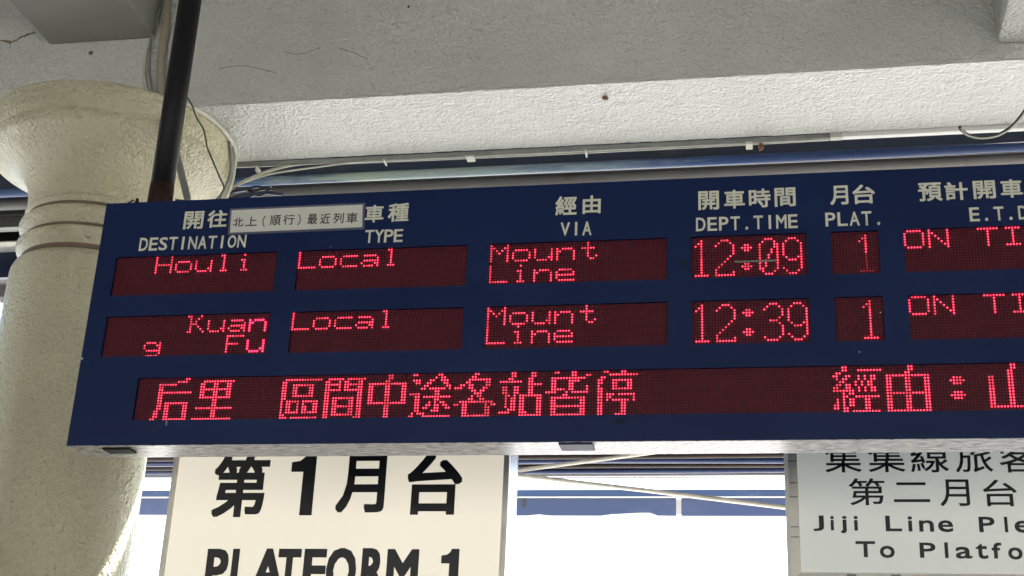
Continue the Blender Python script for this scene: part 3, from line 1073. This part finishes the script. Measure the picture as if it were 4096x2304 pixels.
def quad_plate(name, corners, y, thick, mat, parent, grow=0.0):
    off = Local(parent).o
    c = sum(corners, Vector((0, 0, 0))) / 4
    bm = bmesh.new()
    fr, bk = [], []
    for p in corners:
        q = Vector((p.x + (grow if p.x > c.x else -grow), 0, p.z + (grow if p.z > c.z else -grow)))
        fr.append(bm.verts.new(Vector((q.x, y - thick, q.z)) - off))
        bk.append(bm.verts.new(Vector((q.x, y, q.z)) - off))
    bm.faces.new(fr)
    bm.faces.new(bk[::-1])
    for i in range(4):
        bm.faces.new((fr[i], fr[(i + 1) % 4], bk[(i + 1) % 4], bk[i]))
    return link(name, mesh_from(bm, name), mat, parent)


quad_plate('tape_border', nc, ny, 0.0010, M['note_edge'], notice, 0.0)
quad_plate('card', nc, ny - 0.0011, 0.0012, M['note'], notice, -0.0062)
for g in GLYPH_NOTE:
    put_glyph('character', g, ny - 0.0024, 0.0003, M['ink_brush'], notice, 0.0, 0.0003)

# hanging poles
def hanging_pole(x, label):
    t = empty('hanging_pole', (x, 3.252, ZT), label, 'pole', 'poles carrying the display board')
    tube('pipe', [(x, 3.252, ZT + 0.045), (x, 3.252, 3.6), (x, 3.252, 4.746)], 0.0335, M['pole'], t, seg=28, smooth=False)
    prof = [(0.0375, ZT + 0.0036), (0.0368, ZT + 0.010), (0.0352, ZT + 0.016), (0.0344, ZT + 0.052), (0.0339, ZT + 0.078)]
    lathe('rusty_collar', prof, (x, 3.252), [M['rust']], t, seg=28)
    box('flange_plate', (x - 0.062, 3.205, ZT + 0.0003), (x + 0.062, 3.300, ZT + 0.0035), M['rust'], t, bevel=0.001)
    for dx in (-0.050, 0.050):
        lathe('bolt', [(0.0075, ZT + 0.004), (0.0075, ZT + 0.013), (0.0045, ZT + 0.014), (0.0045, ZT + 0.022)], (x + dx, 3.215), [M['rust']], t, seg=6)


hanging_pole(-1.689, 'black steel pole with a rusty foot carrying the left end of the board')
hanging_pole(0.722, 'black steel pole carrying the right end of the board, outside the picture')

# ------------------------------------------------------------------ platform signs behind the board
YS = 4.10


def bracket(parent, x, z):
    boxes('bracket', [((x - 0.015, 3.3175, z), (x + 0.015, YS + 0.02, z + 0.006)), ((x - 0.015, 3.3175, z - 0.05), (x + 0.015, 3.3235, z - 0.0005))], M['alu'], parent)


s1 = empty('platform_sign', (-1.945, YS, 2.06), 'cream lit sign box reading platform 1, below the left half of the board', 'sign')
X0, X1, Z0, Z1 = -1.9415, -0.8140, 2.075, 3.03
box('face_panel', (X0 + 0.018, YS + 0.003, Z0 + 0.018), (X1 - 0.018, YS + 0.009, Z1 - 0.018), M['p1_face'], s1)
boxes('frame', [((X0, YS - 0.003, Z0 + 0.0185), (X0 + 0.0185, YS + 0.012, Z1 - 0.0185)), ((X1 - 0.0185, YS - 0.003, Z0 + 0.0185), (X1, YS + 0.012, Z1 - 0.0185)),
                ((X0, YS - 0.003, Z0), (X1, YS + 0.012, Z0 + 0.018)), ((X0, YS - 0.003, Z1 - 0.018), (X1, YS + 0.012, Z1))], M['alu'], s1, bevel=0.002)
box('side_casing', (X0 + 0.001, YS + 0.0125, Z0 + 0.001), (X1 - 0.003, YS + 0.150, Z1 - 0.001), M['alu'], s1, bevel=0.003)
box('side_plate', (X1 - 0.0028, YS + 0.0125, Z0 + 0.002), (X1 - 0.001, YS + 0.149, Z1 - 0.002), M['steel_mirror'], s1)
for g in GLYPH_P1:
    put_glyph('character' if ord(g[0]) > 255 else 'letter', g, YS + 0.0028, 0.0012, M['ink'], s1, 0.0, 0.0050 if ord(g[0]) > 255 else 0.0052)
bracket(s1, -1.60, 3.032)
bracket(s1, -1.05, 3.032)

s2 = empty('platform_sign', (0.03, YS, 2.27), 'grey-white sign with aluminium frame about the Jiji line, below the right half of the board', 'sign')
X0, X1, Z0, Z1 = 0.0315, 1.16, 2.285, 3.03
box('face_panel', (X0 + 0.038, YS + 0.006, Z0 + 0.040), (X1 - 0.038, YS + 0.012, Z1 - 0.040), M['p2_face'], s2)
FW = 0.0385


def mitred(name, parent, mat):
    off = Local(parent).o
    bm = bmesh.new()
    outer = [(X0, Z0), (X1, Z0), (X1, Z1), (X0, Z1)]
    w = FW
    inner = [(X0 + w, Z0 + w), (X1 - w, Z0 + w), (X1 - w, Z1 - w), (X0 + w, Z1 - w)]
    mid = [(X0 + 0.3 * w, Z0 + 0.3 * w), (X1 - 0.3 * w, Z0 + 0.3 * w), (X1 - 0.3 * w, Z1 - 0.3 * w), (X0 + 0.3 * w, Z1 - 0.3 * w)]
    loops = []
    for pts, yy in ((outer, YS + 0.03), (outer, YS + 0.004), (mid, YS - 0.006), (inner, YS - 0.001), (inner, YS + 0.0065)):
        loops.append([bm.verts.new(Vector((p[0], yy, p[1])) - off) for p in pts])
    for a, b_ in zip(loops, loops[1:]):
        for i in range(4):
            bm.faces.new((a[i], a[(i + 1) % 4], b_[(i + 1) % 4], b_[i]))
    return link(name, mesh_from(bm, name), mat, parent)


mitred('frame', s2, M['alu'])
box('casing', (X0 + 0.002, YS + 0.0305, Z0 + 0.002), (X1 - 0.002, YS + 0.13, Z1 - 0.002), M['alu'], s2)
for zz in (2.632, 2.600):
    box('frame_glint', (X0 + 0.022, YS - 0.0085, zz), (X0 + 0.036, YS - 0.0055, zz + 0.020), M['white_plastic'], s2, bevel=0.001)  # white pads stand in for bright reflections on the brushed frame
for zz in (2.655, 2.588, 2.545, 2.455, 2.425):
    box('frame_joint', (X0 + 0.012, YS - 0.0072, zz), (X0 + 0.037, YS - 0.0045, zz + 0.0025), M['cable_grey'], s2)
for zx in (0.20, 0.325):
    box('frame_tape', (zx, YS - 0.0068, Z0 + 0.006), (zx + 0.026, YS - 0.0050, Z0 + 0.034), M['cable_grey'], s2)
for g in GLYPH_P2:
    put_glyph('character' if ord(g[0]) > 255 else 'letter', g, YS + 0.0058, 0.0010, M['ink'], s2, 0.0, 0.0006 if ord(g[0]) > 255 else 0.0012)
bracket(s2, 0.25, 3.032)
bracket(s2, 0.75, 3.032)

# ------------------------------------------------------------------ cables, conduits and small things on the beam and the capital
ribs = [(-2.156 + 0.012 * 0, 3.975, 4.70), (-2.156, 3.975, 4.391), (-2.147, 3.975, 4.261), (-2.145, 3.975, 4.176), (-2.135, 3.975, 4.071), (-2.118, 3.975, 3.975)]
pp = smooth_path(ribs, 40)
tube('ribbed_conduit', pp, lambda i: 0.0165 if i % 2 else 0.0148, M['cable_grey'], seg=12, smooth=False,
     label='beige ribbed conduit running down the corner behind the black pole', cat='conduit')
bpy.data.objects['ribbed_conduit'].data.materials[0] = paint('beige_conduit', (0.34, 0.30, 0.23), rough=0.6, vary=0.8, scale=30)
tube('cable', [(-2.182, 3.985, 4.70), (-2.180, 3.980, 4.36), (-2.196, 3.972, 4.26), (-2.190, 3.970, 4.17), (-2.172, 3.965, 4.06), (-2.146, 3.95, 3.985)], 0.0045, M['cable_grey'],
     label='thin grey cable looping beside the ribbed conduit above the capital', cat='cable', group='cables around the capital')
tube('cable', [(-2.184, 3.986, 4.30), (-2.205, 3.974, 4.17), (-2.196, 3.968, 4.07), (-2.165, 3.955, 3.99), (-2.150, 3.95, 3.97)], 0.006, M['cable_white'],
     label='pale cable hanging in a loop left of the ribbed conduit', cat='cable', group='cables around the capital')


def on_rim(deg, r, z):
    a = R(deg)
    return (CX + r * math.cos(a), CY + r * math.sin(a), z)


# angle 0 is +X, negative towards the camera
tube('cable', [on_rim(-42, 0.443, 3.936), on_rim(-32, 0.444, 3.935), on_rim(-20, 0.444, 3.933), on_rim(-8, 0.445, 3.930), on_rim(2, 0.446, 3.925), on_rim(8, 0.448, 3.92)], 0.009,
     M['cable_white'], label='thick white cable lying round the top of the capital rim', cat='cable', group='cables around the capital')
tube('cable', [on_rim(9, 0.449, 3.925), on_rim(14, 0.452, 3.905), on_rim(17, 0.450, 3.86), on_rim(18, 0.446, 3.80), on_rim(18, 0.43, 3.72), on_rim(18, 0.41, 3.62), (-1.99, 4.30, 3.50), (-1.98, 4.25, 3.32)], 0.009,
     M['cable_white'], label='white cable dropping down the right side of the capital behind the board', cat='cable', group='cables around the capital')
tube('cable', [on_rim(4, 0.446, 3.915), on_rim(9, 0.448, 3.86), on_rim(12, 0.445, 3.80), on_rim(12, 0.425, 3.72), on_rim(11, 0.40, 3.62), (-2.01, 4.22, 3.40)], 0.006,
     M['cable_grey'], label='grey cable beside the white one on the right side of the capital', cat='cable', group='cables around the capital')
tube('wire', [(-1.955, 3.80, 3.905), (-1.933, 3.80, 3.868), (-1.907, 3.80, 3.828), (-1.887, 3.80, 3.784), (-1.854, 3.80, 3.734), (-1.832, 3.80, 3.667), (-1.808, 3.80, 3.619), (-1.773, 3.80, 3.552), (-1.749, 3.79, 3.505), (-1.73, 3.7, 3.42)], 0.003,
     M['cable_green'], label='thin green-black wire hanging loosely across the capital to the board', cat='wire')
tube('strap', [(-2.09, 3.93, 3.90), (-1.997, 3.90, 3.72), (-1.927, 3.90, 3.53), (-1.87, 3.85, 3.36), (-1.86, 3.5, 3.28)], 0.013, M['cable_grey'],
     smooth=False, seg=6, label='flat grey strap slanting down behind the black pole', cat='strap')
tube('cable', [(-2.10, 4.45, 3.76), (-2.02, 4.462, 3.847), (-1.955, 4.462, 3.882), (-1.891, 4.462, 3.908), (-1.809, 4.458, 3.927), (-1.725, 4.456, 3.9335), (-1.5, 4.456, 3.934)], 0.0065,
     M['cable_white'], label='white cable curving up from the capital to the beam edge', cat='cable', group='cables along the beam')
tube('cable', [(-2.00, 4.47, 3.862), (-1.884, 4.47, 3.900), (-1.70, 4.465, 3.918), (-1.506, 4.460, 3.931), (-1.2, 4.458, 3.9345)], 0.0035,
     M['cable_white'], label='thin white wire sagging under the beam edge', cat='wire', group='cables along the beam')
tube('conduit', [(-2.02, 4.452, 3.936), (-1.4, 4.453, 3.935), (-0.8, 4.452, 3.9355), (0.235, 4.453, 3.936)], 0.0105, M['cable_grey'],
     label='grey conduit fixed along the back edge of the beam', cat='conduit')
tube('cable', [(-1.6, 4.472, 3.9335), (-0.9, 4.474, 3.931), (-0.2, 4.473, 3.932), (0.23, 4.472, 3.935)], 0.004, M['cable_white'],
     label='thin white cable clipped under the grey conduit', cat='cable', group='cables along the beam')
t = empty('cable_trunking', (0.235, 4.45, 3.925), 'white plastic trunking along the right part of the beam edge', 'trunking')
box('channel', (0.275, 4.438, 3.926), (2.2, 4.462, 3.945), M['white_plastic'], t, bevel=0.002)
box('end_piece', (0.232, 4.4375, 3.925), (0.2745, 4.463, 3.946), M['cable_white'], t, bevel=0.002)
for x, w_, h_, where in ((-1.93, 0.006, 0.024, 'nearest the capital'), (-1.42, 0.005, 0.010, 'over the note plate'), (-1.10, 0.030, 0.009, 'left of the VIA heading'),
                         (-0.65, 0.005, 0.014, 'over the VIA heading'), (-0.065, 0.024, 0.012, 'beside the mud nest')):
    box('cable_clip', (x, 4.437, 3.926 - h_), (x + w_, 4.4795, 3.9245), M['cable_white'],
        label='small plastic cable clip at the beam edge, ' + where, cat='clip', group='cable clips on the beam')
LOOP = [(0.642, 4.22, 3.830), (0.651, 4.22, 3.811), (0.673, 4.22, 3.794), (0.712, 4.22, 3.784), (0.76, 4.22, 3.791), (0.802, 4.22, 3.816), (0.832, 4.22, 3.847), (0.855, 4.22, 3.879), (0.891, 4.22, 3.938)]
tube('cable', LOOP, 0.0055, M['cable_dark'],
     label='black cable hanging in a loose loop below the beam at the upper right', cat='cable', group='loop of cable at the right')
tube('cable', [(x + 0.004, 4.216, z - 0.009 + 0.010 * i / 8) for i, (x, y, z) in enumerate(LOOP)], 0.0028, M['cable_white'],
     label='white wire following the black looped cable at the upper right', cat='wire', group='loop of cable at the right')


def crack(name, pts, width, mat, label, cat, seed, parent_y=3.9895):
    """hairline crack or stain: a ragged raised ribbon on the beam face"""
    rnd_ = random.Random(seed)
    pth = smooth_path(pts, 14)
    vs_, fs = [], []
    for i, p in enumerate(pth):
        w = width * (0.25 + rnd_.random()) * (0.4 if i in (0, len(pth) - 1) else 1)
        j = rnd_.uniform(-1, 1) * width
        vs_ += [(p.x, parent_y, p.z + j + w), (p.x, parent_y, p.z + j - w), (p.x, parent_y + 0.006, p.z + j + w), (p.x, parent_y + 0.006, p.z + j - w)]
    for i in range(len(pth) - 1):
        q = 4 * i
        fs += [(q, q + 1, q + 5, q + 4), (q, q + 4, q + 6, q + 2), (q + 1, q + 3, q + 7, q + 5)]
    me = bpy.data.meshes.new(name)
    me.from_pydata(vs_, [], fs)
    return link(name, me, mat, None, label=label, cat=cat)


M['rust_stain'] = paint('rust_stain', (0.22, 0.14, 0.06), rough=0.8, vary=0.6, scale=60)
M['crack'] = paint('crack_dirt', (0.36, 0.33, 0.27), rough=0.8, vary=0.8, scale=60)
crack('rust_stain', [(-2.887, 0, 4.289), (-2.822, 0, 4.274), (-2.77, 0, 4.262), (-2.733, 0, 4.281), (-2.679, 0, 4.299)], 0.0035, M['rust_stain'], 'rusty brown crack stain on the beam at the far left', 'stain', 1)
crack('rust_stain', [(-2.80, 0, 4.268), (-2.775, 0, 4.255), (-2.772, 0, 4.235)], 0.0025, M['rust_stain'], 'short rusty run below the crack stain at the far left', 'stain', 5)
crack('wall_crack', [(-1.922, 0, 4.089), (-1.842, 0, 4.096), (-1.764, 0, 4.077), (-1.70, 0, 4.056)], 0.0014, M['crack'], 'faint hairline crack on the beam face right of the black pole', 'crack', 2)
crack('wall_crack', [(-1.68, 0, 4.142), (-1.619, 0, 4.128), (-1.546, 0, 4.149)], 0.0014, M['crack'], 'short faint crack on the beam face, upper of the group right of the pole', 'crack', 3)
crack('wall_crack', [(-1.479, 0, 4.144), (-1.433, 0, 4.126), (-1.365, 0, 4.091)], 0.0014, M['crack'], 'faint crack slanting down on the beam face, farthest right of the group', 'crack', 4)


def lump(name, c, r, mat, seed, **kw):
    bm = bmesh.new()
    bmesh.ops.create_icosphere(bm, subdivisions=2, radius=1.0)
    rnd = random.Random(seed)
    for v in bm.verts:
        v.co *= 1 + rnd.uniform(-0.25, 0.25)
        v.co = Vector((v.co.x * r[0] + c[0], v.co.y * r[1] + c[1], v.co.z * r[2] + c[2]))
    return link(name, mesh_from(bm, name), mat, **kw)


lump('mud_nest', (-0.012, 4.462, 3.913), (0.010, 0.009, 0.017), M['nest'], 1, label='small brown mud nest hanging from the beam edge', cat='nest')
lump('mud_nest', (-0.533, 4.091, 3.938), (0.012, 0.010, 0.006), M['nest'], 2, label='brown speck of mud on the bright underside of the beam', cat='nest')
lump('mud_nest', (-2.437, 3.990, 4.19), (0.008, 0.004, 0.008), M['nest'], 4, label='dark speck of mud on the grey beam face above the capital', cat='nest')
lump('mud_nest', (-1.231, 3.990, 4.296), (0.004, 0.003, 0.006), M['cable_dark'], 9, label='tiny black speck near the top edge of the beam face', cat='nest')
lathe('hook_plate', [(0.019, 0), (0.019, 0.004), (0.012, 0.006)], (0, 0), [M['beam']], seg=20,
      label='round painted cap on the beam face at the upper right', cat='cap')
hp = bpy.data.objects['hook_plate']
hp.rotation_euler = (R(90), 0, 0)
hp.location = (0.30, BEAM_Y0 - 0.0005, 4.17)

# tangle of dark rags and cable ends on top of the board behind the pole
tube('cable_bundle', [(-1.80, 3.30, 3.176), (-1.70, 3.31, 3.20), (-1.62, 3.31, 3.19), (-1.52, 3.31, 3.178)], 0.006, M['cable_dark'],
     label='dark cable lying on top of the board beside the pole', cat='cable', group='cables on top of the board')
bundle = empty('cable_bundle', (-1.93, 4.48, 3.82), 'tangle of dark blue cable ends between the capital and the board', 'cable bundle')
rb = random.Random(11)
for q in range(9):
    z0_ = 3.775 + q * 0.009
    tube('strand', [(-2.06, 4.50 + rb.uniform(-0.02, 0.02), z0_ - 0.01), (-1.98, 4.49 + rb.uniform(-0.03, 0.01), z0_ + rb.uniform(-0.01, 0.012)), (-1.92 + rb.uniform(-0.02, 0.05), 4.49, z0_ + rb.uniform(-0.02, 0.02)), (-1.87 + rb.uniform(-0.03, 0.05), 4.48, z0_ + rb.uniform(-0.03, 0.012))],
         rb.uniform(0.004, 0.008), M['navy_steel'] if q % 3 else M['cable_dark'], bundle)
for x_, h_ in ((-1.770, 0.017), (-1.600, 0.012)):
    tube('twig', [(x_, 3.215, ZT + 0.0005), (x_ + 0.008, 3.213, ZT + h_ * 0.6), (x_ + 0.022 * (1 if x_ < -1.7 else -1), 3.212, ZT + h_)], 0.0028, M['cable_dark'], seg=5,
         label='dark twig of debris on top of the board, just %s of the black pole' % ('left' if x_ < -1.7 else 'right'), cat='twig', group='debris on top of the board')

# ------------------------------------------------------------------ platform canopy behind: steel beam, purlins, roof sheets
girder = empty('steel_girder', (-9, 5.5, 4.35), 'navy steel girder with a partly pale flange just beyond the concrete beam', 'girder')
box('web', (-9, 5.505, 4.40), (6, 5.52, 4.85), M['navy_steel'], girder)
tube('flange', [(-9, 5.495, 4.392), (-2, 5.495, 4.392), (6, 5.495, 4.392)], 0.0215, M['flange'], girder, seg=16, smooth=False)

canopy = empty('canopy_roof', (-9, 6.0, 4.3), 'corrugated roof of the platform canopy beyond the girder', 'canopy')


def corrugated(name, x0, x1, y0, y1, z, mat, parent, pitch=0.09, amp=0.018, x0b=None):
    """ridges run along X; x0b skews the left end"""
    off = Local(parent).o
    n = int((y1 - y0) / pitch * 6)
    vs_, fs = [], []
    for i in range(n + 1):
        y = y0 + (y1 - y0) * i / n
        ph = i % 6
        dz = (0, 0, 1, 1, 1, 0)[ph] * amp
        xa = x0 + ((x0b - x0) * i / n if x0b is not None else 0)
        vs_ += [(xa - off.x, y - off.y, z + dz - off.z), (x1 - off.x, y - off.y, z + dz - off.z)]
    for i in range(n):
        fs.append((2 * i, 2 * i + 1, 2 * i + 3, 2 * i + 2))
    me = bpy.data.meshes.new(name)
    me.from_pydata(vs_, [], fs)
    return link(name, me, mat, parent)


corrugated('roof_sheet', -9, 4.4, 5.30, 6.50, 4.66, M['roof_dark'], canopy, 0.16, 0.03)
box('roof_edge', (-9, 6.425, 4.46), (4.4, 6.455, 4.72), M['roof_dark'], canopy)
tube('gutter_pipe', [(-9, 5.66, 4.418), (4.4, 5.66, 4.418)], 0.036, M['roof_grey'], canopy, seg=16, smooth=False)
boxes('purlin', [((-9, 5.80, 4.352), (4.4, 5.86, 4.412))], M['roof_grey'], canopy)
boxes('purlin', [((-9, 5.79, 4.415), (4.4, 5.875, 4.421))], M['cable_grey'], canopy)  # thin pale strip stands for the lit upper edge of the grey purlin
boxes('purlin', [((-9, 5.79, 4.345), (4.4, 5.82, 4.3505))], M['cable_grey'], canopy)  # pale strip drawn as the lit lower edge of the same purlin
boxes('purlin', [((-9, 6.10, 4.405), (4.4, 6.16, 4.412))], M['cable_white'], canopy)  # whitish strip, one more lit edge made as a bar
boxes('gutter', [((-9, 6.30, 4.473), (4.4, 6.42, 4.50))], M['white_plastic'], canopy)
boxes('fascia', [((-9, 6.38, 4.318), (4.4, 6.41, 4.47))], M['navy_steel'], canopy)

outer = empty('outer_canopy', (-6, 9.5, 4.3), 'dark corrugated outer canopy seen under the board between the two signs', 'canopy')
corrugated('roof_sheet', -4.3, 4.4, 6.44, 10.93, 4.33, M['roof_dark'], outer, 0.30, 0.05, -6.1)  # near stretch, out of view, extended to keep sun off the column
for i, y in enumerate((8.9, 9.6, 10.30, 10.46, 10.61, 10.75)):
    tube('purlin', [(-5.2 - (y - 8.9) * 0.4, y, 4.300 + 0.004 * (i % 2)), (-3.5, y + 0.01, 4.300), (-1.3, y + 0.03 * (i % 3 - 1), 4.306), (0.2, y - 0.02, 4.297), (4.4, y, 4.300)],
         0.018 + 0.006 * (i % 2), M['far_navy'] if i % 2 else M['roof_brown'], outer, seg=8, smooth=False)
box('roof_edge', (-6.1, 10.90, 4.306), (4.4, 10.96, 4.43), M['roof_brown'], outer)
box('edge_trim', (-6.1, 10.965, 4.292), (4.4, 10.99, 4.304), M['white_plastic'], outer)
tube('brace', [(-2.30, 9.5, 3.937), (-1.80, 9.5, 3.995), (-0.952, 9.5, 4.105), (0.3, 9.5, 4.27)], 0.0155, M['alu'], outer, seg=10, smooth=False)
tube('brace', [(-2.5, 9.5, 4.035), (-1.796, 9.5, 3.951), (-0.865, 9.5, 3.840), (0.067, 9.5, 3.722), (1.5, 9.5, 3.55)], 0.0165, M['alu'], outer, seg=10, smooth=False)
for x, y in ((-6.0, 10.6), (3.2, 10.6)):
    box('post', (x - 0.07, y - 0.07, 0.0), (x + 0.07, y + 0.07, 4.28), M['navy_steel'], outer)
for x, y in ((-8.0, 6.2), (4.2, 6.2)):
    box('post', (x - 0.07, y - 0.07, 0.0), (x + 0.07, y + 0.07, 4.30), M['navy_steel'], canopy)

far = empty('far_canopy', (-14, 16.3, 5.1), 'blue fascia of the canopy over the far platform, seen below the board', 'canopy')
boxes('gutter', [((-14, 16.0, 5.312), (12, 16.2, 5.388))], M['navy_steel'], far)
box('trim', (-14, 16.02, 5.297), (12, 16.10, 5.3095), M['white_plastic'], far)
prof = [(-14, 5.083), (-2.95, 5.083), (-2.80, 5.098), (-2.66, 5.083), (-2.05, 5.083), (-1.92, 5.100), (-1.60, 5.118), (-1.46, 5.120), (-1.37, 5.085), (-1.151, 5.083), (-1.151, 5.295), (-14, 5.295)]
bm = bmesh.new()
lo_ = Local(far).o
fr_ = [bm.verts.new(Vector((x, 16.05, z)) - lo_) for x, z in prof]
bk_ = [bm.verts.new(Vector((x, 16.10, z)) - lo_) for x, z in prof]
bm.faces.new(fr_)
bm.faces.new(bk_[::-1])
for i_ in range(len(prof)):
    k_ = (i_ + 1) % len(prof)
    bm.faces.new((fr_[i_], fr_[k_], bk_[k_], bk_[i_]))
link('fascia_panel', mesh_from(bm, 'fascia_panel'), M['hazy_blue'], far)
box('fascia_panel', (-1.090, 16.05, 5.083), (12, 16.10, 5.295), M['hazy_blue'], far)
box('end_cap', (-3.02, 16.045, 5.19), (-2.965, 16.0495, 5.290), M['roof_brown'], far)
box('roof_sheet', (-14, 16.2, 5.36), (12, 17.25, 5.40), M['roof_dark'], far)
for x in (-12.0, -5.2, 7.0):
    box('post', (x - 0.09, 16.6, 0.0), (x + 0.09, 16.78, 5.355), M['navy_steel'], far)
